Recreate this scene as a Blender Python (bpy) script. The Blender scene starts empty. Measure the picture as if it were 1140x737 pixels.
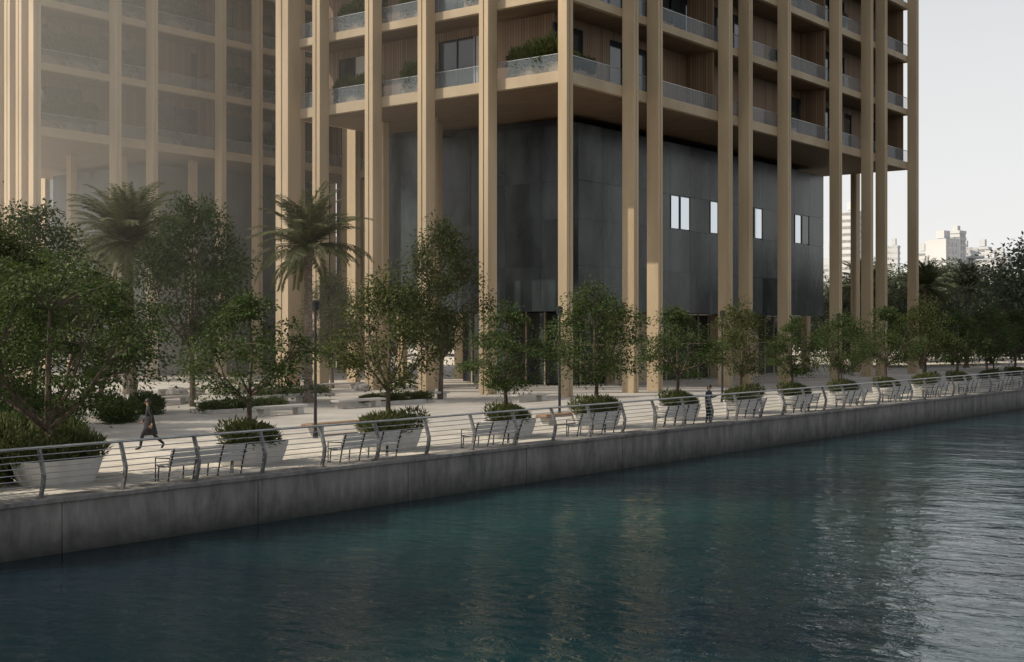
import bpy, math, random
from mathutils import Vector, Matrix
random.seed(7)
S=bpy.context.scene
C=S.collection

# ------------------------------------------------------------------ materials
def newmat(name):
    m=bpy.data.materials.new(name); m.use_nodes=True
    nt=m.node_tree
    b=nt.nodes.get('Principled BSDF')
    return m,nt,b
def N(nt,t,**k):
    n=nt.nodes.new(t)
    for a,v in k.items(): setattr(n,a,v)
    return n
def noisy(name,c1,c2,scale=2.0,rough=0.8,stretch=(1,1,1),bump=0.0,bscale=None,detail=6,metal=0.0,spec=0.5,lo=.35,hi=.65):
    m,nt,b=newmat(name)
    tc=N(nt,'ShaderNodeTexCoord'); mp=N(nt,'ShaderNodeMapping'); mp.inputs['Scale'].default_value=stretch
    nz=N(nt,'ShaderNodeTexNoise'); nz.inputs['Scale'].default_value=scale; nz.inputs['Detail'].default_value=detail
    cr=N(nt,'ShaderNodeValToRGB')
    cr.color_ramp.elements[0].position=lo; cr.color_ramp.elements[1].position=hi
    cr.color_ramp.elements[0].color=(*c1,1); cr.color_ramp.elements[1].color=(*c2,1)
    L=nt.links
    L.new(tc.outputs['Object'],mp.inputs[0]); L.new(mp.outputs[0],nz.inputs['Vector'])
    L.new(nz.outputs['Fac'],cr.inputs[0]); L.new(cr.outputs[0],b.inputs['Base Color'])
    b.inputs['Roughness'].default_value=rough; b.inputs['Metallic'].default_value=metal
    b.inputs['Specular IOR Level'].default_value=spec
    if bump>0:
        n2=N(nt,'ShaderNodeTexNoise'); n2.inputs['Scale'].default_value=bscale or scale*6; n2.inputs['Detail'].default_value=5
        bp=N(nt,'ShaderNodeBump'); bp.inputs['Strength'].default_value=bump; bp.inputs['Distance'].default_value=.05
        L.new(mp.outputs[0],n2.inputs['Vector']); L.new(n2.outputs['Fac'],bp.inputs['Height']); L.new(bp.outputs[0],b.inputs['Normal'])
    return m
M={}
M['col']=noisy('column_cladding',(.38,.285,.175),(.53,.41,.265),.7,.75,(1,1,.15),.2,8,lo=.3,hi=.7)
M['slab']=noisy('slab_edge_stone',(.38,.295,.195),(.47,.375,.255),.5,.8)
M['volume']=noisy('patinated_metal_panel',(.008,.014,.016),(.060,.076,.077),.4,.27,(1,1,.45),.25,2,detail=12,spec=.45,lo=.38,hi=.66)
M['volume2']=noisy('patinated_metal_panel_dark',(.006,.011,.013),(.040,.052,.055),.5,.22,(1,1,.45),.25,2,detail=12,spec=.45,lo=.38,hi=.66)
M['white']=noisy('white_concrete',(.38,.37,.345),(.50,.485,.455),1.5,.75,bump=.1)
M['stone']=noisy('pale_stone',(.42,.40,.36),(.54,.515,.47),1.2,.85,bump=.2)
M['steel']=noisy('brushed_steel',(.34,.34,.34),(.46,.46,.45),3,.4,metal=.6)
M['postmetal']=noisy('post_metal',(.12,.12,.12),(.2,.2,.2),3,.45,metal=.5)
M['slat']=noisy('pale_slats',(.42,.41,.39),(.52,.51,.49),3,.5)
M['dark']=noisy('dark_metal',(.02,.02,.022),(.035,.035,.037),2,.45,metal=.3)
M['bark']=noisy('bark',(.07,.05,.035),(.14,.105,.08),5,.95,(1,1,.3),.5)
M['palmbark']=noisy('palm_bark',(.13,.10,.07),(.25,.20,.15),4,.95,(1,1,3),.6)
M['soil']=noisy('soil',(.03,.022,.015),(.06,.045,.03),5,1,bump=.4)
M['rock']=noisy('rock',(.22,.20,.18),(.36,.34,.31),2,.9,bump=.5)
M['plank']=noisy('timber_plank',(.17,.095,.05),(.27,.16,.09),3,.6,(.3,3,3))
M['curtain']=noisy('curtain',(.40,.38,.35),(.55,.53,.49),3,.9,(4,4,.2))
M['skin']=noisy('skin',(.30,.17,.11),(.36,.21,.14),6,.6)
M['cloth']=noisy('black_cloth',(.012,.012,.014),(.03,.03,.034),6,.95)
M['cloth2']=noisy('navy_cloth',(.02,.025,.04),(.04,.05,.07),6,.95)
M['hair']=noisy('hair',(.01,.007,.005),(.03,.02,.015),20,.6)
M['city']=noisy('city_facade_hazed',(.46,.47,.48),(.54,.55,.56),.05,.8)  # skyline base colour kept pale, with the distance haze put into it
M['cityglass']=noisy('city_glass_hazed',(.42,.45,.48),(.48,.51,.54),.05,.6)  # glass brought close to the facade tone, imitating haze over the skyline
M['dirtroad']=noisy('ground_stone',(.42,.38,.325),(.58,.53,.46),.25,.9,bump=.15,bscale=4,detail=8)

def woodwall():
    m,nt,b=newmat('timber_batten_wall'); L=nt.links
    tc=N(nt,'ShaderNodeTexCoord'); sx=N(nt,'ShaderNodeSeparateXYZ'); L.new(tc.outputs['Object'],sx.inputs[0])
    ad=N(nt,'ShaderNodeMath',operation='ADD'); L.new(sx.outputs[0],ad.inputs[0]); L.new(sx.outputs[1],ad.inputs[1])
    mu=N(nt,'ShaderNodeMath',operation='MULTIPLY'); mu.inputs[1].default_value=4.5; L.new(ad.outputs[0],mu.inputs[0])
    fr=N(nt,'ShaderNodeMath',operation='FRACT'); L.new(mu.outputs[0],fr.inputs[0])
    fl=N(nt,'ShaderNodeMath',operation='FLOOR'); L.new(mu.outputs[0],fl.inputs[0])
    wn=N(nt,'ShaderNodeTexWhiteNoise',noise_dimensions='1D'); L.new(fl.outputs[0],wn.inputs['W'])
    c1=N(nt,'ShaderNodeMix',data_type='RGBA'); L.new(wn.outputs['Value'],c1.inputs['Factor'])
    c1.inputs['A'].default_value=(.17,.105,.06,1); c1.inputs['B'].default_value=(.26,.17,.10,1)
    gt=N(nt,'ShaderNodeMath',operation='LESS_THAN'); gt.inputs[1].default_value=.16; L.new(fr.outputs[0],gt.inputs[0])
    c2=N(nt,'ShaderNodeMix',data_type='RGBA'); L.new(gt.outputs[0],c2.inputs['Factor']); L.new(c1.outputs['Result'],c2.inputs['A'])
    c2.inputs['B'].default_value=(.05,.03,.02,1)
    L.new(c2.outputs['Result'],b.inputs['Base Color']); b.inputs['Roughness'].default_value=.65
    return m
M['wood']=woodwall()
M['soffit']=noisy('timber_soffit',(.13,.085,.05),(.21,.14,.085),1.5,.6,(3,.3,1))
def glassmat(name,base,rough=.06,spec=.8,metal=0.0):
    m,nt,b=newmat(name); L=nt.links
    b.inputs['Base Color'].default_value=(*base,1); b.inputs['Roughness'].default_value=rough
    b.inputs['Specular IOR Level'].default_value=spec; b.inputs['Metallic'].default_value=metal
    nz=N(nt,'ShaderNodeTexNoise'); nz.inputs['Scale'].default_value=.6
    bp=N(nt,'ShaderNodeBump'); bp.inputs['Strength'].default_value=.04; L.new(nz.outputs['Fac'],bp.inputs['Height']); L.new(bp.outputs[0],b.inputs['Normal'])
    return m
M['glass']=glassmat('window_glass',(.02,.027,.033))
M['mirror']=glassmat('sky_reflecting_glass',(.68,.73,.78),.05,.8,1.0)
def balus():
    m,nt,b=newmat('balustrade_glass')
    b.inputs['Base Color'].default_value=(.30,.34,.36,1); b.inputs['Roughness'].default_value=.08; b.inputs['Alpha'].default_value=.20
    return m
M['balus']=balus()
def leafmat(name,c1,c2,tr=.3):
    m,nt,b=newmat(name); L=nt.links
    g=N(nt,'ShaderNodeNewGeometry'); tc=N(nt,'ShaderNodeTexCoord')
    nz=N(nt,'ShaderNodeTexNoise'); nz.inputs['Scale'].default_value=1.3; L.new(tc.outputs['Object'],nz.inputs['Vector'])
    ad=N(nt,'ShaderNodeMath',operation='ADD'); L.new(g.outputs['Random Per Island'],ad.inputs[0]); L.new(nz.outputs['Fac'],ad.inputs[1])
    mu=N(nt,'ShaderNodeMath',operation='MULTIPLY'); mu.inputs[1].default_value=.5; L.new(ad.outputs[0],mu.inputs[0])
    mx=N(nt,'ShaderNodeMix',data_type='RGBA'); L.new(mu.outputs[0],mx.inputs['Factor'])
    mx.inputs['A'].default_value=(*c1,1); mx.inputs['B'].default_value=(*c2,1)
    L.new(mx.outputs['Result'],b.inputs['Base Color']); b.inputs['Roughness'].default_value=.6; b.inputs['Specular IOR Level'].default_value=.25
    t=N(nt,'ShaderNodeBsdfTranslucent'); L.new(mx.outputs['Result'],t.inputs['Color'])
    ms=N(nt,'ShaderNodeMixShader'); ms.inputs[0].default_value=tr
    L.new(b.outputs[0],ms.inputs[1]); L.new(t.outputs[0],ms.inputs[2])
    L.new(ms.outputs[0],nt.nodes['Material Output'].inputs['Surface'])
    return m
M['leaf']=leafmat('foliage',(.020,.040,.011),(.085,.12,.032),.4)
M['leaf2']=leafmat('foliage_olive',(.028,.042,.013),(.105,.12,.034),.4)
M['palmleaf']=leafmat('palm_foliage',(.07,.08,.035),(.19,.19,.09),.35)
M['bush']=leafmat('shrub_foliage',(.05,.066,.022),(.15,.16,.06))
M['farleaf']=leafmat('distant_foliage_hazed',(.085,.105,.07),(.16,.185,.115))  # leaf colour paled and greyed to stand in for haze over far trees

def concmat():
    m,nt,b=newmat('quay_concrete'); L=nt.links
    tc=N(nt,'ShaderNodeTexCoord'); mp=N(nt,'ShaderNodeMapping'); mp.inputs['Scale'].default_value=(1.3,1,.3); L.new(tc.outputs['Object'],mp.inputs[0])
    n1=N(nt,'ShaderNodeTexNoise'); n1.inputs['Scale'].default_value=1.6; n1.inputs['Detail'].default_value=10; n1.inputs['Roughness'].default_value=.7; L.new(mp.outputs[0],n1.inputs['Vector'])
    cr=N(nt,'ShaderNodeValToRGB'); cr.color_ramp.elements[0].position=.3; cr.color_ramp.elements[1].position=.72
    cr.color_ramp.elements[0].color=(.075,.073,.07,1); cr.color_ramp.elements[1].color=(.255,.245,.23,1); L.new(n1.outputs['Fac'],cr.inputs[0])
    sx=N(nt,'ShaderNodeSeparateXYZ'); L.new(tc.outputs['Object'],sx.inputs[0])
    n2=N(nt,'ShaderNodeTexNoise'); n2.inputs['Scale'].default_value=3; n2.inputs['Detail'].default_value=6; L.new(tc.outputs['Object'],n2.inputs['Vector'])
    a=N(nt,'ShaderNodeMath',operation='MULTIPLY_ADD'); a.inputs[1].default_value=.5; L.new(n2.outputs['Fac'],a.inputs[0]); L.new(sx.outputs[2],a.inputs[2])
    mr=N(nt,'ShaderNodeMapRange'); mr.inputs['From Min'].default_value=-.95; mr.inputs['From Max'].default_value=-.15; L.new(a.outputs[0],mr.inputs['Value'])
    mx=N(nt,'ShaderNodeMix',data_type='RGBA'); L.new(mr.outputs[0],mx.inputs['Factor']); mx.inputs['A'].default_value=(.028,.030,.026,1); L.new(cr.outputs[0],mx.inputs['B'])
    L.new(mx.outputs['Result'],b.inputs['Base Color']); b.inputs['Roughness'].default_value=.85
    bp=N(nt,'ShaderNodeBump'); bp.inputs['Strength'].default_value=.35; bp.inputs['Distance'].default_value=.04; L.new(n1.outputs['Fac'],bp.inputs['Height']); L.new(bp.outputs[0],b.inputs['Normal'])
    return m
M['conc']=concmat()
def paving():
    m,nt,b=newmat('promenade_paving'); L=nt.links
    tc=N(nt,'ShaderNodeTexCoord')
    br=N(nt,'ShaderNodeTexBrick'); br.inputs['Scale'].default_value=1; br.inputs['Brick Width'].default_value=1.2; br.inputs['Row Height'].default_value=.6
    br.inputs['Mortar Size'].default_value=.012; br.inputs['Color1'].default_value=(.46,.425,.37,1); br.inputs['Color2'].default_value=(.56,.52,.46,1); br.inputs['Mortar'].default_value=(.2,.19,.17,1)
    L.new(tc.outputs['Object'],br.inputs['Vector'])
    nz=N(nt,'ShaderNodeTexNoise'); nz.inputs['Scale'].default_value=.7; nz.inputs['Detail'].default_value=8; L.new(tc.outputs['Object'],nz.inputs['Vector'])
    mr=N(nt,'ShaderNodeMapRange'); mr.inputs['To Min'].default_value=.7; mr.inputs['To Max'].default_value=1.2; L.new(nz.outputs['Fac'],mr.inputs['Value'])
    mx=N(nt,'ShaderNodeVectorMath',operation='SCALE'); L.new(br.outputs['Color'],mx.inputs[0]); L.new(mr.outputs[0],mx.inputs['Scale'])
    L.new(mx.outputs[0],b.inputs['Base Color']); b.inputs['Roughness'].default_value=.8
    return m
M['paving']=paving()
def water():
    m,nt,b=newmat('canal_water'); L=nt.links
    tc=N(nt,'ShaderNodeTexCoord')
    nb=N(nt,'ShaderNodeTexNoise'); nb.inputs['Scale'].default_value=.07; nb.inputs['Detail'].default_value=3; L.new(tc.outputs['Object'],nb.inputs['Vector'])
    cr=N(nt,'ShaderNodeValToRGB'); cr.color_ramp.elements[0].position=.40; cr.color_ramp.elements[1].position=.68
    cr.color_ramp.elements[0].color=(.004,.014,.022,1); cr.color_ramp.elements[1].color=(.009,.038,.042,1)
    L.new(nb.outputs['Fac'],cr.inputs[0]); L.new(cr.outputs[0],b.inputs['Base Color'])
    b.inputs['Roughness'].default_value=.03; b.inputs['IOR'].default_value=1.33; b.inputs['Specular IOR Level'].default_value=.42
    mp=N(nt,'ShaderNodeMapping'); mp.inputs['Rotation'].default_value=(0,0,math.radians(38)); mp.inputs['Scale'].default_value=(1,.6,1); L.new(tc.outputs['Object'],mp.inputs[0])
    n1=N(nt,'ShaderNodeTexNoise'); n1.inputs['Scale'].default_value=2.4; n1.inputs['Detail'].default_value=4; n1.inputs['Roughness'].default_value=.55; n1.inputs['Distortion'].default_value=.6; L.new(mp.outputs[0],n1.inputs['Vector'])
    n2=N(nt,'ShaderNodeTexNoise'); n2.inputs['Scale'].default_value=.5; n2.inputs['Detail'].default_value=3; L.new(mp.outputs[0],n2.inputs['Vector'])
    # calmer and rougher patches of wind ripple
    n3=N(nt,'ShaderNodeTexNoise'); n3.inputs['Scale'].default_value=.045; n3.inputs['Detail'].default_value=2; L.new(tc.outputs['Object'],n3.inputs['Vector'])
    mr=N(nt,'ShaderNodeMapRange'); mr.inputs['From Min'].default_value=.35; mr.inputs['From Max'].default_value=.65; mr.inputs['To Min'].default_value=.55; mr.inputs['To Max'].default_value=1.0; L.new(n3.outputs['Fac'],mr.inputs['Value'])
    b1=N(nt,'ShaderNodeBump'); b1.inputs['Distance'].default_value=.045; L.new(mr.outputs[0],b1.inputs['Strength']); L.new(n1.outputs['Fac'],b1.inputs['Height'])
    b2=N(nt,'ShaderNodeBump'); b2.inputs['Strength'].default_value=1; b2.inputs['Distance'].default_value=.10; L.new(n2.outputs['Fac'],b2.inputs['Height']); L.new(b1.outputs[0],b2.inputs['Normal'])
    L.new(b2.outputs[0],b.inputs['Normal'])
    return m
M['water']=water()

# ------------------------------------------------------------------ mesh builder
class MB:
    def __init__(s): s.v=[];s.f=[];s.m=[];s.mats=[]
    def mi(s,mat):
        mat=M[mat]
        if mat not in s.mats: s.mats.append(mat)
        return s.mats.index(mat)
    def box(s,x0,x1,y0,y1,z0,z1,mat,taper=None):
        i=len(s.v); k=s.mi(mat)
        t=taper or 0
        s.v+=[(x0+t,y0+t,z0),(x1-t,y0+t,z0),(x1-t,y1-t,z0),(x0+t,y1-t,z0),(x0,y0,z1),(x1,y0,z1),(x1,y1,z1),(x0,y1,z1)]
        s.f+=[(i,i+3,i+2,i+1),(i+4,i+5,i+6,i+7),(i,i+1,i+5,i+4),(i+1,i+2,i+6,i+5),(i+2,i+3,i+7,i+6),(i+3,i,i+4,i+7)]
        s.m+=[k]*6
    def tube(s,pts,rad,mat,n=6):
        k=s.mi(mat); base=len(s.v)
        P=[Vector(p) for p in pts]
        for a,p in enumerate(P):
            d=(P[min(a+1,len(P)-1)]-P[max(a-1,0)])
            if d.length<1e-6: d=Vector((0,0,1))
            d.normalize()
            u=d.orthogonal() if abs(d.z)>.9 else d.cross(Vector((0,0,1)))
            u.normalize(); w=d.cross(u)
            for j in range(n):
                an=2*math.pi*j/n
                q=p+(u*math.cos(an)+w*math.sin(an))*rad[a]
                s.v.append(q[:])
        for a in range(len(P)-1):
            for j in range(n):
                s.f.append((base+a*n+j,base+a*n+(j+1)%n,base+(a+1)*n+(j+1)%n,base+(a+1)*n+j)); s.m.append(k)
        s.f.append(tuple(base+j for j in range(n))[::-1]); s.m.append(k)
        s.f.append(tuple(base+(len(P)-1)*n+j for j in range(n))); s.m.append(k)
    def loft(s,rings,mat):
        k=s.mi(mat); b=len(s.v); n=len(rings[0])
        for r in rings: s.v+=r
        for a in range(len(rings)-1):
            for j in range(n):
                s.f.append((b+a*n+j,b+a*n+(j+1)%n,b+(a+1)*n+(j+1)%n,b+(a+1)*n+j)); s.m.append(k)
        s.f.append(tuple(b+j for j in range(n))[::-1]); s.f.append(tuple(b+(len(rings)-1)*n+j for j in range(n))); s.m+=[k,k]
    def leaf(s,c,d,l,w,mat,nrm=None):
        k=s.mi(mat); i=len(s.v)
        d=d.normalized(); nrm=nrm or Vector((random.gauss(0,.6),random.gauss(0,.6),1))
        u=d.cross(nrm)
        if u.length<1e-4: u=Vector((1,0,0))
        u.normalize()
        c=Vector(c); n=u.cross(d)
        s.v+=[c[:],(c+d*l*.5+u*w*.5+n*l*.06)[:],(c+d*l)[:],(c+d*l*.5-u*w*.5+n*l*.06)[:]]
        s.f.append((i,i+1,i+2,i+3)); s.m.append(k)
    def sphere(s,c,r,mat,nu=10,nv=6,jit=0,zmin=-1):
        k=s.mi(mat); b=len(s.v)
        for a in range(nv+1):
            th=math.pi*a/nv
            for j in range(nu):
                ph=2*math.pi*j/nu; q=1+random.uniform(-jit,jit)
                z=max(math.cos(th),zmin)
                s.v.append((c[0]+r[0]*q*math.sin(th)*math.cos(ph),c[1]+r[1]*q*math.sin(th)*math.sin(ph),c[2]+r[2]*q*z))
        for a in range(nv):
            for j in range(nu):
                s.f.append((b+a*nu+j,b+(a+1)*nu+j,b+(a+1)*nu+(j+1)%nu,b+a*nu+(j+1)%nu)); s.m.append(k)
    def mesh(s,name):
        me=bpy.data.meshes.new(name); me.from_pydata(s.v,[],s.f)
        for m in s.mats: me.materials.append(m)
        me.polygons.foreach_set('material_index',s.m); me.update()
        return me
    def obj(s,name,parent=None,loc=(0,0,0),rot=0,bevel=0,smooth=False):
        return place(s.mesh(name),name,loc,rot,1,parent,bevel,smooth)
def place(me,name,loc=(0,0,0),rot=0,sc=1,parent=None,bevel=0,smooth=False):
    o=bpy.data.objects.new(name,me); C.objects.link(o)
    o.location=loc; o.rotation_euler=(0,0,rot); o.scale=(sc,)*3 if not isinstance(sc,tuple) else sc
    if parent: o.parent=parent
    if bevel:
        b=o.modifiers.new('bevel','BEVEL'); b.width=bevel; b.segments=2; b.limit_method='ANGLE'
    if smooth and me: me.polygons.foreach_set('use_smooth',[True]*len(me.polygons))
    return o
def empty(name,loc=(0,0,0),rot=0,sc=1):
    return place(None,name,loc,rot,sc)
# survey frame: depth along view axis of the site survey, lateral offset -> world XY
ca,sa=math.cos(math.radians(37.76)),math.sin(math.radians(37.76))
def site(D,Lt): return (D*ca+Lt*sa, D*sa-Lt*ca)

# ------------------------------------------------------------------ ground, water, quay
g=MB(); g.box(-400,2600,27.95,3200,-.6,0,'dirtroad'); g.obj('ground')
g=MB(); g.box(-60,400,27.96,44.0,-.1,.004,'paving'); g.obj('promenade_pavement')
w=MB(); w.v=[(-400,-900,-1.2),(2600,-900,-1.2),(2600,27.5,-1.2),(-400,27.5,-1.2)]; w.f=[(0,1,2,3)]; w.m=[w.mi('water')]; w.obj('water')
q=MB()
x=-60.0
while x<420:
    q.box(x+.012,x+5.988,27.25,27.9,-4,-.0,'conc'); x+=6
q.box(-60,420,27.28,27.93,-4,-.02,'conc')
x=-60.0
while x<420:
    q.box(x+.006,x+2.994,27.17,27.94,.003,.11,'conc'); x+=3
q.obj('quay_wall',bevel=.012)

# railing
r=MB()
prof=[(0,.11),(-.10,.45),(-.13,.66),(-.02,1.0),(.08,1.27)]
posts=[]
x=17.6-2.25*8
while x<260:
    posts.append(x); x+=2.25
for x in posts:
    for (a,b) in zip(prof[:-1],prof[1:]):
        i=len(r.v); kk=r.mi('postmetal'); y0=27.50
        d=.055
        for (yy,zz) in (a,b):
            for dx in (-.03,.03):
                r.v+= [(x+dx,y0+yy-d,zz),(x+dx,y0+yy+d,zz)]
        r.f+=[(i,i+1,i+5,i+4),(i+2,i+6,i+7,i+3),(i,i+4,i+6,i+2),(i+1,i+3,i+7,i+5)]; r.m+=[kk]*4
    r.box(x-.09,x+.09,27.40,27.60,.111,.13,'postmetal')
def yat(z):
    for (a,b) in zip(prof[:-1],prof[1:]):
        if a[1]<=z<=b[1]: return a[0]+(b[0]-a[0])*(z-a[1])/(b[1]-a[1])
    return prof[-1][0]
for z in (.28,.42,.56,.70,.84,.98,1.12):
    r.tube([(posts[0],27.47+yat(z),z),(posts[-1],27.47+yat(z),z)],[.0125]*2,'steel',6)
r.tube([(posts[0],27.50+.08,1.28),(posts[-1],27.50+.08,1.28)],[.034]*2,'steel',8)
r.obj('waterfront_railing')

# ------------------------------------------------------------------ vegetation meshes
def rnd(): 
    while True:
        v=Vector((random.uniform(-1,1),random.uniform(-1,1),random.uniform(-1,1)))
        if v.length<=1 and v.length>.05: return v
def tree_mesh(name,seed,H,th,R,ncl,nl,leaf,csz=.42,mat='leaf',tr=.09,flat=.55,zc=.5,cone=.25):
    random.seed(seed); b=MB()
    zc=th+(H-th)*zc; rz=(H-th)*.52
    lean=Vector((random.uniform(-.15,.15),random.uniform(-.15,.15),0))
    top=Vector((lean.x,lean.y,th))
    b.tube([(0,0,-.05),(lean.x*.3,lean.y*.3,th*.35),(lean.x*.8,lean.y*.7,th*.7),top[:]],[tr*1.25,tr,tr*.85,tr*.75],'bark',8)
    limbs=[]
    nlb=7
    ld=Vector((lean.x*.5,lean.y*.5,th+(H-th)*.75))
    b.tube([top[:],((top+ld)*.5+Vector((.08,.05,0)))[:],ld[:]],[tr*.7,tr*.45,tr*.2],'bark',6); limbs+=[(top+ld)*.5,ld]
    for i in range(nlb):
        an=2*math.pi*i/nlb+random.uniform(-.35,.35)
        el=random.uniform(.25,1.0)
        rr=R*random.uniform(.55,.78)
        st=Vector((0,0,th*random.uniform(.72,1)))+lean*.8
        e=Vector((math.cos(an)*rr*math.cos(el)*1.2,math.sin(an)*rr*math.cos(el)*1.2,th+ (H-th)*(.15+.5*math.sin(el))))
        mid=(st+e)*.5+Vector((math.cos(an)*.2,math.sin(an)*.2,-.12))
        b.tube([st[:],mid[:],e[:]],[tr*.5,tr*.33,tr*.2],'bark',5)
        limbs+= [mid,e,(mid+e)*.5]
    for c in range(ncl):
        v=rnd(); v=v.normalized()*(v.length**.45)
        env=1.0-cone*(v.z+.25) if v.z>-.25 else 1.0
        lob=1+.16*math.sin(3*math.atan2(v.y,v.x)+seed)
        p=Vector((v.x*R*env*lob,v.y*R*env*lob,zc+v.z*rz))+Vector((random.gauss(0,.14),random.gauss(0,.14),random.gauss(0,.1)))*R*.5
        if p.z<th*.9: p.z=th*.9+random.random()*.35
        near=min(limbs,key=lambda q:(q-p).length+(.6 if q.z>p.z else 0))
        b.tube([near[:],((near+p)*.5+Vector((0,0,.08)))[:],p[:]],[tr*.16,tr*.11,tr*.05],'bark',3)
        cs=csz*random.uniform(.6,1.3)
        for j in range(int(nl*random.uniform(.5,1.4))):
            o=Vector((random.gauss(0,cs),random.gauss(0,cs),random.gauss(0,cs*flat)))
            o=o*.75; o.z-=.18*(o.x*o.x+o.y*o.y)/max(cs,.1)
            d=(o.normalized()+Vector((random.gauss(0,.5),random.gauss(0,.5),random.gauss(-.15,.4))))
            b.leaf(p+o,d,leaf*random.uniform(.7,1.4),leaf*random.uniform(.4,.65),mat)
    return b.mesh(name)
def palm_mesh(name,seed,H,fr=3.2,nf=56):
    random.seed(seed); b=MB()
    pts=[];rd=[]
    for i in range(26):
        t=i/25; pts.append((.25*math.sin(t*1.4),.1*t,H*t)); rd.append((.27 if i%2 else .22)*(1-.2*t)+(.14 if i==0 else 0)+(.1 if t>.93 else 0))
    b.tube(pts,rd,'palmbark',9)
    cx,cy=.25*math.sin(1.4),.1
    for i in range(nf):
        an=2*math.pi*(i*.618)+random.uniform(-.2,.2); el=math.radians([82,70,58,46,32,18,4,-14][i%8]+random.uniform(-7,7))
        L=fr*random.uniform(.88,1.1); p=Vector((cx,cy,H)); seg=12; e=el
        side=Vector((-math.sin(an),math.cos(an),0)); P=[p.copy()]
        for sgi in range(seg):
            d=Vector((math.cos(an)*math.cos(e),math.sin(an)*math.cos(e),math.sin(e)))
            q=p+d*(L/seg); P.append(q.copy())
            if sgi>=1:
                nrm=side.cross(d)
                for tt in (0,.25,.5,.75):
                    c=p+(q-p)*tt; f=(sgi+tt)/seg; ll=.68*math.sin(min(1,.2+f)*math.pi*.9)+.14
                    for sd in (-1,1):
                        dd=(side*sd*.9+d*.8+nrm*random.uniform(-.05,.4)+Vector((0,0,-.12)))
                        b.leaf(c,dd,ll,.075,'palmleaf',nrm=nrm)
            p=q; e-=math.radians(2.5+6.5*(sgi/seg))
        b.tube([v[:] for v in P],[.03*(1-i2/14) for i2 in range(len(P))],'palmleaf',3)
    return b.mesh(name)
def shrub_mesh(name,seed,rx,ry,rz,n,leaf,mat='bush',up=.6,trough=None):
    random.seed(seed); b=MB(); z0=0
    if trough:
        b.box(-trough[0]/2,trough[0]/2,-trough[1]/2,trough[1]/2,.0,trough[2],'slab'); z0=trough[2]
    for i in range(9):
        a=random.uniform(0,6.28); b.tube([(0,0,z0),(math.cos(a)*rx*.5,math.sin(a)*ry*.5,z0+rz*.8)],[.02,.008],'bark',3)
    lob=[(random.uniform(-.65,.65)*rx,random.uniform(-.55,.55)*ry,z0+random.uniform(.2,.55)*rz,random.uniform(.3,.55)) for _ in range(12)]
    for i in range(n):
        l=random.choice(lob); v=rnd().normalized()*random.uniform(.6,1)
        p=Vector((l[0]+v.x*l[3]*rx,l[1]+v.y*l[3]*ry,max(0,l[2]+v.z*l[3]*rz*1.1)))
        d=v*.6+Vector((random.gauss(0,.4),random.gauss(0,.4),up+random.gauss(0,.3)))
        b.leaf(p,d,leaf*random.uniform(.7,1.5),leaf*random.uniform(.2,.4),mat)
    return b.mesh(name)

PT=[tree_mesh('promenade_tree_a',11,5.0,1.7,2.15,88,100,.125,csz=.36,flat=.32,cone=.68,zc=.44),
    tree_mesh('promenade_tree_b',12,5.2,1.6,1.85,92,100,.125,csz=.36,flat=.45,mat='leaf2',cone=.5),
    tree_mesh('promenade_tree_c',13,4.8,1.6,1.85,80,105,.125,csz=.34,flat=.36,cone=.7,zc=.45),
    tree_mesh('promenade_tree_d',14,5.1,1.5,1.95,105,95,.125,csz=.38,flat=.5,cone=.4)]
NEAR=tree_mesh('near_tree',21,5.2,1.2,3.3,185,115,.125,csz=.44,tr=.16,flat=.24,zc=.58,cone=.2)
BT=[tree_mesh('plaza_tree_a',31,10,3.2,2.8,130,110,.2,csz=.6,tr=.15,flat=.6,cone=.3),
    tree_mesh('plaza_tree_b',32,10,3.0,2.5,110,110,.2,csz=.55,tr=.15,flat=.7,mat='leaf2',cone=.5)]
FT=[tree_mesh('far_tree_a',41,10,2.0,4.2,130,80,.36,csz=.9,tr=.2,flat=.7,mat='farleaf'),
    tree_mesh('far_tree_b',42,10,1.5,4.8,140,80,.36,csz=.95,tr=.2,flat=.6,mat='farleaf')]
PALM=[palm_mesh('palm_a',51,8.4,3.7),palm_mesh('palm_b',52,8.6,3.8)]
SH=[shrub_mesh('shrub_a',61,1.45,.85,.72,3800,.16),shrub_mesh('shrub_b',62,1.4,.82,.62,3600,.17)]
HEDGE=shrub_mesh('hedge_mesh',63,2.2,1.4,1.5,6000,.2,'leaf')
BALP=shrub_mesh('balcony_plant_mesh',64,1.5,.6,1.5,1900,.30,'leaf2',.4,trough=(2.2,.45,.6))
BALQ=shrub_mesh('balcony_plant_dark_mesh',65,1.8,.8,1.7,2200,.34,'leaf',.2,trough=(2.2,.45,.6))

# planters and promenade trees
plx=[20.0,26.6,32.7,39.2,45.1,51.7,57.7,63.4]
while plx[-1]<190: plx.append(plx[-1]+6.2)
hts=[0,5.35,5.9,5.05,5.85,5.3,5.3,4.7,4.9,5.7,5.9,5.4,5.6]
PH=.62
def planter(x,y,ln=2.3,wd=1.2,h=PH):
    e=empty('planter',(x,y,0))
    def ring(z,s,inset=0):
        out=[]; rc=.42*s
        hx,hy=ln/2*s-inset-rc,wd/2*s-inset-rc
        for (sx,sy,a0) in ((1,1,0),(-1,1,90),(-1,-1,180),(1,-1,270)):
            for j in range(6):
                a=math.radians(a0+j*18); out.append((sx*hx+rc*math.cos(a),sy*hy+rc*math.sin(a),z))
        return out
    b=MB(); b.loft([ring(.004,.80),ring(.05,.83),ring(h*.5,.93),ring(h-.06,1.0),ring(h,1.02),ring(h+.05,1.02),ring(h+.05,.95),ring(h-.03,.93)],'white')
    b.obj('body',e)
    b=MB(); b.loft([ring(h-.028,.92),ring(h+.01,.92)],'soil'); b.obj('soil',e)
random.seed(5)
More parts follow.
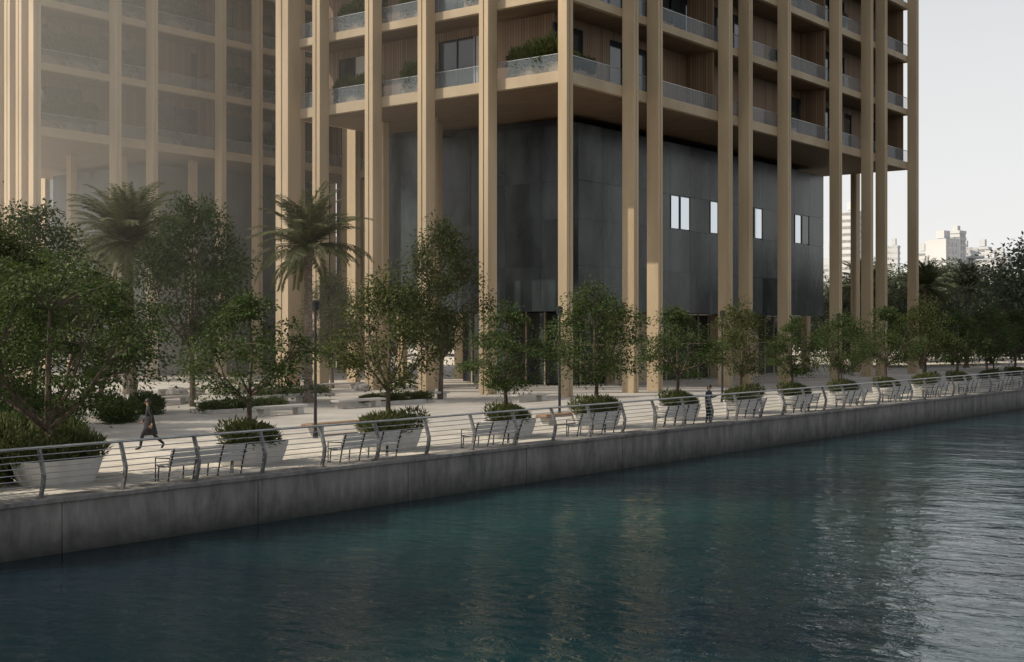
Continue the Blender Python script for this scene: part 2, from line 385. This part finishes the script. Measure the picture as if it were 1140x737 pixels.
for i,px in enumerate(plx):
    planter(px,30.5)
    s=place(SH[i%2],'planter_shrub',(px,30.5,PH-.03),random.choice([0,math.pi]),random.uniform(.95,1.1))
    if i==0:
        place(NEAR,'tree',(px-.1,30.6,PH-.05),.6,.95)
    else:
        h=hts[i] if i<len(hts) else random.uniform(4.6,6.0)
        me=PT[(i+3)%4]; hh=[5.0,5.2,4.8,5.1][(i+3)%4]
        place(me,'tree',(px,30.6,PH-.05),random.uniform(0,6.28),(h-PH+.05)/hh)
planter(14.0,30.5); place(SH[1],'planter_shrub',(14,30.5,PH-.03),0,1.15); place(PT[3],'tree',(13.6,30.6,PH-.05),1,1.05)
place(SH[0],'planter_shrub',(18.3,31.7,.0),0,(1.3,1.3,2.2)); place(SH[1],'planter_shrub',(17.0,32.4,.0),0,(1.4,1.4,2.3)); place(SH[0],'planter_shrub',(20.6,32.8,.0),2,(1.2,1.2,2.1)); place(SH[1],'planter_shrub',(15.6,31.6,.0),1,(1.3,1.3,2.3))

# benches, backs to the railing, between planters
def slat_bench(x,y,rot=0):
    e=empty('park_bench',(x,y,.004),rot)
    hl=1.3
    b=MB()
    for i in range(6): b.box(-hl,hl,-.28+i*.085,-.21+i*.085,.42,.445,'slat')
    b.obj('seat',e,bevel=.006)
    b=MB()
    for i in range(5): 
        b.box(-hl,hl,.26+i*.028,.285+i*.028,.50+i*.075,.555+i*.075,'slat')
    b.obj('backrest',e,bevel=.006)
    b=MB()
    for sx in (-hl+.06,-.42,.42,hl-.06):
        b.tube([(sx,-.26,0),(sx,-.22,.4)],[.022]*2,'dark',6); b.tube([(sx,.16,0),(sx,.27,.45),(sx,.43,.90)],[.024]*3,'dark',6); b.tube([(sx,-.28,.405),(sx,.26,.405)],[.022]*2,'dark',6)
    b.obj('legs',e)
    b=MB()
    for sx in (-hl-.02,hl+.02):
        b.tube([(sx,-.26,.0),(sx,-.26,.62),(sx,.33,.64)],[.02]*3,'dark',6)
    b.obj('armrests',e)
for i in range(len(plx)-1):
    if i<14: slat_bench((plx[i]+plx[i+1])/2,28.75,math.pi)

def stone_bench(x,y,rot,l=3.2,w=.6,mat='stone'):
    e=empty('stone_bench' if mat=='stone' else 'wooden_bench',(x,y,0),rot)
    b=MB(); b.box(-l/2,l/2,-w/2,w/2,.34,.46,mat); b.obj('seat',e,bevel=.02)
    b=MB()
    for sx in (-l*.36,l*.36): b.box(sx-.2,sx+.2,-w/2+.08,w/2-.08,.003,.338,'stone')
    b.obj('supports',e,bevel=.01)
for (D,Lt,ro,l) in ((69,-15,0,3.5),(84,-15.4,.1,4),(82,-20.5,0,4),(69,-8,0,3.5),(77,-4.8,0,3),(90,-12,0,5),(74,-12.6,0,3),(72,-18.5,.2,3),(75,1,0,3),(63,-11,0,3),(95,-19,0,5),(66,8,0,3)):
    stone_bench(*site(D,Lt),ro,l)
stone_bench(*site(51.6,-6.7),0,3.6,.6,'plank'); stone_bench(*site(57,2.2),0,3.2,.6,'plank')
random.seed(9)
for (D,Lt,s) in ((80,-20.3,.9),(78,-21.8,.7),(78.5,-18.9,.5),(86,-17,.8),(70,-14,.35),(88,-10,.8)):
    b=MB(); b.sphere((0,0,.25),(.8,.55,.45),'rock',9,6,.12,-.5); X,Y=site(D,Lt); place(b.mesh('boulder'),'boulder',(X,Y,0),random.random()*6,s,smooth=False)
# low planting beds with kerbs in the plaza
for (D,Lt,l_,w_,ns) in ((66,-13.5,5.0,1.8,3),(73,-6.5,5.0,1.6,3),(80,-13.5,6,1.8,3)):
    X,Y=site(D,Lt); e=empty('planting_bed',(X,Y,0)); b=MB()
    b.box(-l_/2,l_/2,-w_/2,-w_/2+.15,.003,.2,'stone'); b.box(-l_/2,l_/2,w_/2-.15,w_/2,.003,.2,'stone')
    b.box(-l_/2,-l_/2+.15,-w_/2+.15,w_/2-.15,.003,.2,'stone'); b.box(l_/2-.15,l_/2,-w_/2+.15,w_/2-.15,.003,.2,'stone'); b.obj('kerb',e,bevel=.01)
    b=MB(); b.box(-l_/2+.15,l_/2-.15,-w_/2+.15,w_/2-.15,.003,.14,'soil'); b.obj('soil',e)
    for i in range(ns): place(SH[i%2],'groundcover',((i-(ns-1)/2)*l_/ns,0,.12),i,(.75,.9,.7),parent=e)

# lamps
def lamp(x,y):
    e=empty('street_lamp',(x,y,.004))
    b=MB(); b.tube([(0,0,0),(0,0,.25)],[.11,.09],'dark',10); b.tube([(0,0,.25),(0,0,4.7)],[.065,.05],'dark',10); b.obj('pole',e)
    b=MB(); b.tube([(0,0,4.7),(0,0,4.78),(0,0,5.1),(0,0,5.16)],[.05,.13,.16,.05],'dark',12); b.obj('head',e)
    b=MB(); b.tube([(0,0,4.80),(0,0,5.0)],[.115,.125],'white',12); b.obj('lens',e)
for x in (34.5,50.1,65.7,81.3,96.9,112.5): lamp(x,36.0)

# plaza trees & palms
place(PALM[0],'palm_tree',(*site(74,-11.4),0),.5,1.04)
place(PALM[1],'palm_tree',(*site(72,-20.6),0),2,1.04)
place(PALM[0],'palm_tree',(*site(84,-24.4),0),3,1.1)
place(BT[0],'tree',(*site(70,-16.9),0),0,(1.0,1.0,1.10))
place(BT[1],'tree',(*site(77.5,-4.2),0),1,(.95,.95,1.04))
place(BT[0],'tree',(*site(62,-22.5),0),2,(1.05,1.05,.98))
place(BT[1],'tree',(*site(54,-21.0),0),5,(1.0,1.0,.82))
place(BT[1],'tree',(*site(72,-29),0),3,1.1)
place(BT[1],'tree',(*site(60,-18.6),0),4,(.85,.85,.66))
place(BT[0],'tree',(*site(50,-19.5),0),4,(.85,.85,.66))
place(BT[1],'tree',(*site(92,-12.5),0),4,(.8,.8,.8))
for (D,Lt,s) in ((55,-20,1),(58,-17.2,.8),(52,-19,.9),(60,-22.5,1.1),(48,-19.2,.9),(64,-17.5,.7),(45,-16.6,.8),(47,-15.9,.7)):
    place(HEDGE,'hedge',(*site(D,Lt),0),random.random()*3,s)
# far tree belts
random.seed(17)
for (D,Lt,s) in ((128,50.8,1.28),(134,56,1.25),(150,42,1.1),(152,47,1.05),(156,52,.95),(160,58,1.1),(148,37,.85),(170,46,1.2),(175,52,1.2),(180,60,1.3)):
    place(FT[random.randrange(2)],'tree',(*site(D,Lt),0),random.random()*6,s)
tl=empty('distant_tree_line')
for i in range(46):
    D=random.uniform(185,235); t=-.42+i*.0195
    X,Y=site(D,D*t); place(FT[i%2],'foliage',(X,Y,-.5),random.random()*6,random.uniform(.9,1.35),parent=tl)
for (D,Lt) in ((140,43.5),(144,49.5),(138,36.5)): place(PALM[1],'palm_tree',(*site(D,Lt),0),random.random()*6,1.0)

# ------------------------------------------------------------------ towers
def column(b,cx,cy,wx,wy,z0,z1,axis):
    if axis=='x':   # face looks to -Y: split along x
        f=wx*.44
        b.box(cx-wx/2,cx-wx/2+f,cy-wy/2,cy+wy/2,z0,z1,'col'); b.box(cx+wx/2-f,cx+wx/2,cy-wy/2,cy+wy/2,z0,z1,'col')
        b.box(cx-wx/2+f,cx+wx/2-f,cy-wy/2+.07,cy+wy/2-.07,z0,z1,'col')
    else:
        f=wy*.44
        b.box(cx-wx/2,cx+wx/2,cy-wy/2,cy-wy/2+f,z0,z1,'col'); b.box(cx-wx/2,cx+wx/2,cy+wy/2-f,cy+wy/2,z0,z1,'col')
        b.box(cx-wx/2+.07,cx+wx/2-.07,cy-wy/2+f,cy+wy/2-f,z0,z1,'col')
def tower(name,x0,x1,y0,y1,colx,coly,n=8,z0=19.4,st=5.0,seed=1,lw=.75,pwood=.56):
    random.seed(seed)
    e=empty(name); top=z0+n*st+.6
    b=MB()
    for x in colx: column(b,x,y0-.46,.56,.9,.003,top,'x')
    for y in coly: column(b,x0-.46,y,.9,lw,.003,top,'y')
    column(b,x0-.36,y0-.36,.66,.66,.003,top,'x')
    for x in colx[::2]: column(b,x,y1+.46,.56,.9,.003,top,'x')
    for y in coly: column(b,x1+.46,y+.0,.9,.6,.003,top,'y')
    b.obj('columns',e,bevel=.015)
    b=MB()
    for k in range(n+1):
        z=z0+k*st; b.box(x0,x1,y0,y1,z+(0 if k else -.15),z+.55,'slab')
    b.obj('floor_slabs',e,bevel=.02)
    b=MB()
    for k in range(n+1):
        z=z0+k*st+(0 if k else -.15); b.box(x0+.35,x1-.35,y0+.35,y1-.35,z-.02,z-.003,'soffit')
    b.obj('soffits',e)
    wd=MB(); gl=MB(); fr=MB(); cu=MB(); br=MB(); rl=MB(); sb=2.7
    for k in range(n):
        za=z0+k*st+.552; zb=z0+(k+1)*st-.03
        def run(a0,a1,fn):
            a=a0
            while a<a1-.2:
                w=min(random.choice([1.6,3.2,3.2,4.8]),a1-a); fn(a,a+w); a+=w
        def front(a,c):
            y=y0+sb; t=random.random()
            if t<pwood: wd.box(a,c,y,y+.15,za,zb,'wood')
            else:
                gl.box(a+.05,c-.05,y+.08,y+.10,za+.05,zb-.6,'glass')
                wd.box(a,c,y+.01,y+.15,zb-.6,zb,'wood')
                if t>.88: cu.box(a+.1,a+(c-a)*random.uniform(.3,.8),y+.05,y+.075,za+.06,zb-.62,'curtain')
                nn=max(1,round((c-a)/1.6))
                for j in range(nn+1):
                    xx=a+(c-a)*j/nn; fr.box(xx-.035,xx+.035,y+.0,y+.12,za,zb-.602,'dark')
        def left(a,c):
            x=x0+sb; t=random.random()
            if t<.5: wd.box(x,x+.15,a,c,za,zb,'wood')
            else:
                gl.box(x+.08,x+.10,a+.05,c-.05,za+.05,zb-.6,'glass'); wd.box(x+.01,x+.15,a,c,zb-.6,zb,'wood')
                if t>.9: cu.box(x+.05,x+.075,a+.1,a+(c-a)*random.uniform(.3,.8),za+.06,zb-.62,'curtain')
                nn=max(1,round((c-a)/1.6))
                for j in range(nn+1):
                    yy=a+(c-a)*j/nn; fr.box(x,x+.12,yy-.035,yy+.035,za,zb-.602,'dark')
        run(x0+sb,x1-.8,front); run(y0+sb+.15,y1-.8,left)
        # backs
        wd.box(x0+sb+.2,x1-.8,y1-sb,y1-sb+.15,za,zb,'wood'); wd.box(x1-3.2,x1-3.05,y0+sb+.2,y1-sb-.01,za,zb,'wood')
        # party walls on balconies
        for xx in colx[2::3]: wd.box(xx-.08,xx+.08,y0+.5,y0+sb-.01,za,zb,'wood')
        # balustrades
        br.box(x0+.15,x1-.15,y0+.12,y0+.14,za,za+1.05,'balus'); br.box(x0+.12,x0+.14,y0+.16,y1-.15,za,za+1.05,'balus')
        rl.box(x0+.1,x1-.1,y0+.10,y0+.16,za+1.052,za+1.09,'steel'); rl.box(x0+.1,x0+.16,y0+.162,y1-.1,za+1.052,za+1.09,'steel')
    wd.obj('timber_walls',e); gl.obj('windows',e); fr.obj('window_frames',e); br.obj('balustrades',e); rl.obj('handrails',e)
    if cu.v: cu.obj('curtains',e)
    return e
X0,Y0=65.75,46.9
cx=[72.5,75.5,85.2,88.3,94.7,104.3,110.9,114.1,121.7]
cy=[52.5,57.7,62.5,67.6]
T1=tower('residential_tower',X0,122,Y0,71,cx,cy,seed=3)
b=MB()
column(b,X0-.5,70.9,1.2,1.3,.003,60,'y')
for (x,y) in ((70.5,56.5),(70.5,61.8),(70.5,66.5),(73,63.5),(78,71.5)): column(b,x,y,.6,.6,.003,19.2,'y')
b.obj('inner_columns',T1,bevel=.015)
# suspended volume
b=MB(); vx0,vx1,vy0,vy1,vz0,vz1=76.0,116.3,53.0,66.0,5.4,18.6
b.box(vx0+.06,vx1-.06,vy0+.06,vy1-.06,vz0,vz1,'volume2')
random.seed(2)
wins=[vx0+3.1*(i+.5) for i in (4,6,8,11)]
x=vx0
while x<vx1-.1:
    w_=min(3.1,vx1-x)
    for (za,zb) in ((vz0,8.6),(8.6,11.9),(11.9,14.6),(14.6,vz1)):
        if za==11.9 and any(abs(x+w_/2-c)<1.5 for c in wins): continue
        b.box(x+.012,x+w_-.012,vy0,vy0+.05,za+.012,zb-.012,random.choice(['volume','volume','volume2']))
    x+=w_
y=vy0
while y<vy1-.1:
    for (za,zb) in ((vz0,8.6),(8.6,11.9),(11.9,14.6),(14.6,vz1)):
        b.box(vx0,vx0+.05,y+.012,y+3.238,za+.012,zb-.012,random.choice(['volume','volume','volume2']))
    y+=3.25
b.obj('suspended_metal_volume',T1)
b=MB(); f=MB()
for c in wins:
    b.box(c-1.4,c-.25,vy0+.0,vy0+.03,12.0,14.5,'mirror'); b.box(c+.1,c+1.4,vy0+.0,vy0+.03,12.0,14.5,'mirror' if c!=wins[3] else 'glass')
    for xx in (c-1.5,c-.2,c+1.42): f.box(xx,xx+.08,vy0-.04,vy0+.05,11.95,14.55,'dark')
b.obj('volume_windows',T1); f.obj('volume_window_frames',T1)
b=MB(); b.box(vx0+1,vx1-1,vy0+2,vy1-1,18.601,19.2,'dark'); b.obj('volume_shadow_gap',T1)  # solid dark block stands in for the shadow gap above the volume
# lobby
b=MB(); f=MB(); s_=MB()
b.box(79,114,56.2,56.25,.1,5.35,'glass'); b.box(79,79.05,56.25,66,.1,5.35,'glass')
x=79
while x<114.1: f.box(x-.05,x+.05,56.08,56.19,.003,5.39,'slab'); x+=1.75
y=56.3
while y<66: f.box(78.88,78.99,y-.05,y+.05,.003,5.39,'slab'); y+=1.75
f.box(79,114,56.07,56.2,2.9,3.0,'slab')
s_.box(84,90,55.2,56.0,.003,5.38,'slab'); s_.box(100,107,55.0,56.0,.003,5.38,'slab')
b.obj('lobby_glazing',T1); f.obj('lobby_mullions',T1); s_.obj('lobby_stone_walls',T1)
# rear core
b=MB(); b.box(84,112,66.5,70,.003,19.2,'volume2'); b.box(75,83.9,67,70.4,5.4,19.2,'volume'); b.obj('service_core',T1)

cx2=[65.4,69.0,76.3,80.5,85.7,92.0]
T2=tower('residential_tower',58.5,97,92,118,cx2,[93.0,94.6,96.2,97.8,99.4,104,109,114],seed=8,lw=.8,pwood=.35)
b=MB(); b.box(73,95,97,112,.003,18.8,'volume'); b.obj('podium_volume',T2)
b=MB()
for (x,y) in ((62,108),(67,100),(70,97),(76,95)): column(b,x,y,.6,.6,.003,19.2,'y')
b.obj('inner_columns',T2)

# balcony plants
random.seed(4)
for (k,y) in ((0,64.2),(0,66.2),(1,65.6),(1,63.9),(2,64.5),(0,50.5),(0,48.6),(1,54),(0,59.5),(1,59.8)): place(BALP,'balcony_plant',(X0+.8,y,19.955+5*k),math.pi/2,random.uniform(.95,1.25))
for (k,x) in ((0,67.5),(0,69.3),(1,79),(1,96),(2,90),(0,98),(2,108),(1,70),(3,100),(0,107)): place(BALP,'balcony_plant',(x,Y0+.8,19.955+5*k),0,random.uniform(.7,.95))
for (k,x) in ((0,60.3),(0,62.6),(1,60.8),(1,63.4),(2,60.5),(0,71.8),(1,78.5),(2,73),(2,67),(1,83),(0,83.5),(1,67.2)): place(BALQ,'balcony_plant',(x,92.9,19.955+5*k),0,random.uniform(1.05,1.35))

# ------------------------------------------------------------------ skyline
def cityblock(t,D,w,h,d=None,step=0):
    X,Y=site(D,D*t); e=empty('distant_tower',(X,Y,0),random.uniform(-.3,.3))
    b=MB(); d=d or w; g=MB()
    z=0
    g.box(-w/2+.3,w/2-.3,-d/2+.3,d/2-.3,0,h-.5,'cityglass')
    while z<h:
        sh=1-(.35 if step and z>h*.75 else 0)
        b.box(-w/2*sh,w/2*sh,-d/2,d/2,z,z+1.6,'city'); z+=3.6
    for i in range(int(w/4)+1):
        xx=-w/2+i*w/int(w/4+1)
        b.box(xx,xx+.9,-d/2-.1,d/2+.1,0,h-1,'city')
    b.box(-w*.2,w*.2,-d*.2,d*.2,h,h+4,'city')
    b.obj('floors',e); g.obj('glazing',e)
random.seed(12)
for a in ((.2568,700,9,68),(.250,760,12,55),(.289,800,6,56),(.326,700,14,53,12,1),(.318,720,9,44),(.311,760,8,50),(.336,730,8,58),(.349,740,13,46),(.342,820,10,56),(.362,690,12,42),(.356,780,9,54),(.369,800,12,50),(.303,850,20,40),(.335,780,22,40),(.375,800,20,34),(.275,820,26,34),(.39,700,14,36),(.238,800,14,44),
          (-.348,500,10,62),(-.322,520,13,58),(-.335,560,14,50),(-.37,600,20,50),(-.30,600,18,52),(-.10,600,20,40),(-.13,650,20,50),(-.39,550,12,66)):
    cityblock(*a)

# ------------------------------------------------------------------ people
def person(name,loc,rot,J,E,mats,coat=False):
    e=empty(name,loc,rot)
    me=bpy.data.meshes.new('body'); names=list(J)
    me.from_pydata([J[n][0] for n in names],[(names.index(a),names.index(c)) for a,c in E],[])
    o=bpy.data.objects.new('tmp',me); C.objects.link(o)
    sk=o.modifiers.new('s','SKIN'); sk.use_smooth_shade=True
    for i,n in enumerate(names):
        me.skin_vertices[0].data[i].radius=(J[n][1],J[n][1] if len(J[n])<3 else J[n][2])
        me.skin_vertices[0].data[i].use_root=(n=='pelvis')
    ss=o.modifiers.new('ss','SUBSURF'); ss.levels=2; ss.render_levels=2
    dg=bpy.context.evaluated_depsgraph_get(); m2=bpy.data.meshes.new_from_object(o.evaluated_get(dg))
    bpy.data.objects.remove(o)
    for m in mats: m2.materials.append(M[m])
    hands=[Vector(J['hand_l'][0]),Vector(J['hand_r'][0])]
    for p in m2.polygons:
        c=p.center
        if c.z>1.50 or min((c-h).length for h in hands)<.10: p.material_index=0
        elif c.z>.92: p.material_index=1
        elif c.z<.09: p.material_index=3
        else: p.material_index=2
    b_=bpy.data.objects.new('body',m2); C.objects.link(b_); b_.parent=e
    H=Vector(J['head'][0])
    b=MB(); b.sphere((H.x-.02,H.y,H.z+.045),(.105,.088,.10),'hair',14,8,.02,-.35); b.sphere((H.x-.06,H.y,H.z-.02),(.06,.075,.10),'hair',10,6); b.obj('hair',e,smooth=True)
    b=MB()
    for s in (-1,1):
        b.sphere((H.x+.078,H.y+s*.03,H.z+.005),(.012,.014,.009),'hair',8,5)
        b.sphere((H.x,H.y+s*.085,H.z-.005),(.018,.01,.03),'skin',8,5)
    b.tube([(H.x+.085,H.y,H.z+.01),(H.x+.108,H.y,H.z-.03),(H.x+.085,H.y,H.z-.035)],[.008,.014,.008],'skin',6)
    b.tube([(H.x+.083,H.y-.022,H.z-.062),(H.x+.088,H.y,H.z-.06),(H.x+.083,H.y+.022,H.z-.062)],[.004,.006,.004],'cloth',5)
    b.obj('face',e,smooth=True)
    for nm,s in (('hand_l',1),('hand_r',-1)):
        h=Vector(J[nm][0]); wv=Vector(J['wrist_'+nm[-1]][0]); d=(h-wv).normalized(); b=MB()
        for i,(o_,l) in enumerate(((-.03,.07),(-.01,.08),(.01,.076),(.03,.06))):
            st=h+Vector((o_,0,0)); p1=st+d*l*.5; p2=st+d*l+Vector((.012,-s*.012,0))
            b.tube([st[:],p1[:],p2[:]],[.010,.009,.007],'skin',6)
        st=h+Vector((.03,0,0))-d*.03; b.tube([st[:],(st+Vector((.03,-s*.005,0))+d*.02)[:],(st+Vector((.035,-s*.01,0))+d*.05)[:]],[.012,.010,.008],'skin',6)
        b.obj('fingers',e,smooth=True)
    return e
E=[('pelvis','waist'),('waist','chest'),('chest','neckb'),('neckb','neck'),('neck','head'),('head','crown'),
   ('chest','sho_l'),('sho_l','elb_l'),('elb_l','wrist_l'),('wrist_l','hand_l'),('chest','sho_r'),('sho_r','elb_r'),('elb_r','wrist_r'),('wrist_r','hand_r'),
   ('pelvis','hip_l'),('hip_l','kn_l'),('kn_l','an_l'),('an_l','toe_l'),('pelvis','hip_r'),('hip_r','kn_r'),('kn_r','an_r'),('an_r','toe_r')]
walk={'pelvis':((0,0,.95),.13,.15),'waist':((.01,0,1.1),.11,.14),'chest':((.03,0,1.30),.12,.16),'neckb':((.04,0,1.45),.07),'neck':((.05,0,1.51),.05),'head':((.07,0,1.60),.085,.078),'crown':((.06,0,1.665),.06),
 'sho_l':((.03,.19,1.40),.06),'elb_l':((-.10,.24,1.13),.045),'wrist_l':((-.08,.25,.89),.03),'hand_l':((-.06,.25,.82),.032,.02),
 'sho_r':((.03,-.19,1.40),.06),'elb_r':((.08,-.24,1.13),.045),'wrist_r':((.24,-.22,.95),.03),'hand_r':((.30,-.21,.90),.032,.02),
 'hip_l':((.02,.10,.88),.10),'kn_l':((.24,.10,.50),.065),'an_l':((.30,.10,.09),.045),'toe_l':((.47,.11,.05),.035),
 'hip_r':((-.02,-.10,.88),.10),'kn_r':((-.15,-.10,.50),.065),'an_r':((-.47,-.10,.19),.045),'toe_r':((-.38,-.11,.05),.035)}
stand={'pelvis':((0,0,.95),.13,.15),'waist':((.01,0,1.1),.11,.14),'chest':((.02,0,1.30),.12,.16),'neckb':((.03,0,1.45),.07),'neck':((.04,0,1.51),.05),'head':((.06,0,1.60),.085,.078),'crown':((.05,0,1.665),.06),
 'sho_l':((.02,.19,1.40),.06),'elb_l':((.06,.26,1.15),.045),'wrist_l':((.30,.24,1.24),.03),'hand_l':((.37,.23,1.27),.032,.02),
 'sho_r':((.02,-.19,1.40),.06),'elb_r':((.0,-.26,1.13),.045),'wrist_r':((.04,-.27,.88),.03),'hand_r':((.05,-.27,.81),.032,.02),
 'hip_l':((0,.10,.88),.10),'kn_l':((.03,.12,.50),.065),'an_l':((0,.13,.09),.045),'toe_l':((.17,.15,.05),.035),
 'hip_r':((0,-.10,.88),.10),'kn_r':((.02,-.12,.50),.065),'an_r':((-.04,-.13,.09),.045),'toe_r':((.12,-.16,.05),.035)}
p1=person('walking_person',(*site(44.5,-12.2),-.01),math.radians(142),walk,E,['skin','cloth','cloth','dark'])
b=MB(); b.tube([(0.02,0,1.15),(0,0,.9),(-.03,0,.52)],[.15,.19,.25],'cloth',12); b.obj('coat_skirt',p1,smooth=True)
person('standing_person',(49.9,28.02,-.01),math.radians(-85),stand,E,['skin','cloth2','cloth','dark'])

# ------------------------------------------------------------------ haze (real participating media)
def vol(name,x0,x1,y0,y1,z0,z1,den,col=(1,1,1),an=.0):
    m=bpy.data.materials.new(name); m.use_nodes=True; nt=m.node_tree; nt.nodes.remove(nt.nodes['Principled BSDF'])
    v=nt.nodes.new('ShaderNodeVolumeScatter'); v.inputs['Density'].default_value=den; v.inputs['Color'].default_value=(*col,1); v.inputs['Anisotropy'].default_value=an
    nt.links.new(v.outputs[0],nt.nodes['Material Output'].inputs['Volume'])
    M[name]=m; b=MB(); b.box(x0,x1,y0,y1,z0,z1,name); b.obj(name)
vol('mist_bank',-20,64.2,72,91,.05,65,.014,(1,.93,.81))
vol('haze_air',0,64.6,48,71.9,.05,65,.0035,(1,.93,.81))

# ------------------------------------------------------------------ light
sd=Vector((-.65,.50,0)).normalized(); el=math.radians(42)
sunv=Vector((sd.x*math.cos(el),sd.y*math.cos(el),math.sin(el)))
sl=bpy.data.lights.new('sun','SUN'); sl.energy=5.0; sl.angle=math.radians(.6); sl.color=(1,.88,.70)
so=bpy.data.objects.new('sun',sl); C.objects.link(so); so.rotation_euler=sunv.to_track_quat('Z','Y').to_euler()
W=bpy.data.worlds.new('World'); S.world=W; W.use_nodes=True; nt=W.node_tree; L=nt.links
bg=nt.nodes['Background']; sk=nt.nodes.new('ShaderNodeTexSky'); sk.sky_type='NISHITA'; sk.sun_disc=False
sk.sun_elevation=el; sk.sun_rotation=math.atan2(sd.x,sd.y); sk.dust_density=2.5; sk.air_density=1.0; sk.ozone_density=1
hs=nt.nodes.new('ShaderNodeHueSaturation'); hs.inputs['Saturation'].default_value=.35
L.new(sk.outputs[0],hs.inputs['Color'])
tc=nt.nodes.new('ShaderNodeTexCoord'); sx=nt.nodes.new('ShaderNodeSeparateXYZ'); L.new(tc.outputs['Generated'],sx.inputs[0])
ab=nt.nodes.new('ShaderNodeMath'); ab.operation='ABSOLUTE'; L.new(sx.outputs[2],ab.inputs[0])
om=nt.nodes.new('ShaderNodeMath'); om.operation='SUBTRACT'; om.inputs[0].default_value=1; L.new(ab.outputs[0],om.inputs[1])
pw=nt.nodes.new('ShaderNodeMath'); pw.operation='POWER'; pw.inputs[1].default_value=2.0; L.new(om.outputs[0],pw.inputs[0])
mx=nt.nodes.new('ShaderNodeMix'); mx.data_type='RGBA'; L.new(pw.outputs[0],mx.inputs['Factor']); L.new(hs.outputs[0],mx.inputs['A'])
mx.inputs['B'].default_value=(7.5,7.5,7.4,1)
L.new(mx.outputs['Result'],bg.inputs['Color']); bg.inputs['Strength'].default_value=.125

cam=bpy.data.cameras.new('camera'); co=bpy.data.objects.new('camera',cam); C.objects.link(co)
co.location=(0,0,4); co.rotation_euler=(math.radians(90),0,math.radians(-52.24)); cam.sensor_width=36; cam.lens=46.48; cam.clip_end=5000
S.camera=co
S.view_settings.view_transform='Standard'; S.view_settings.look='None'; S.view_settings.exposure=0
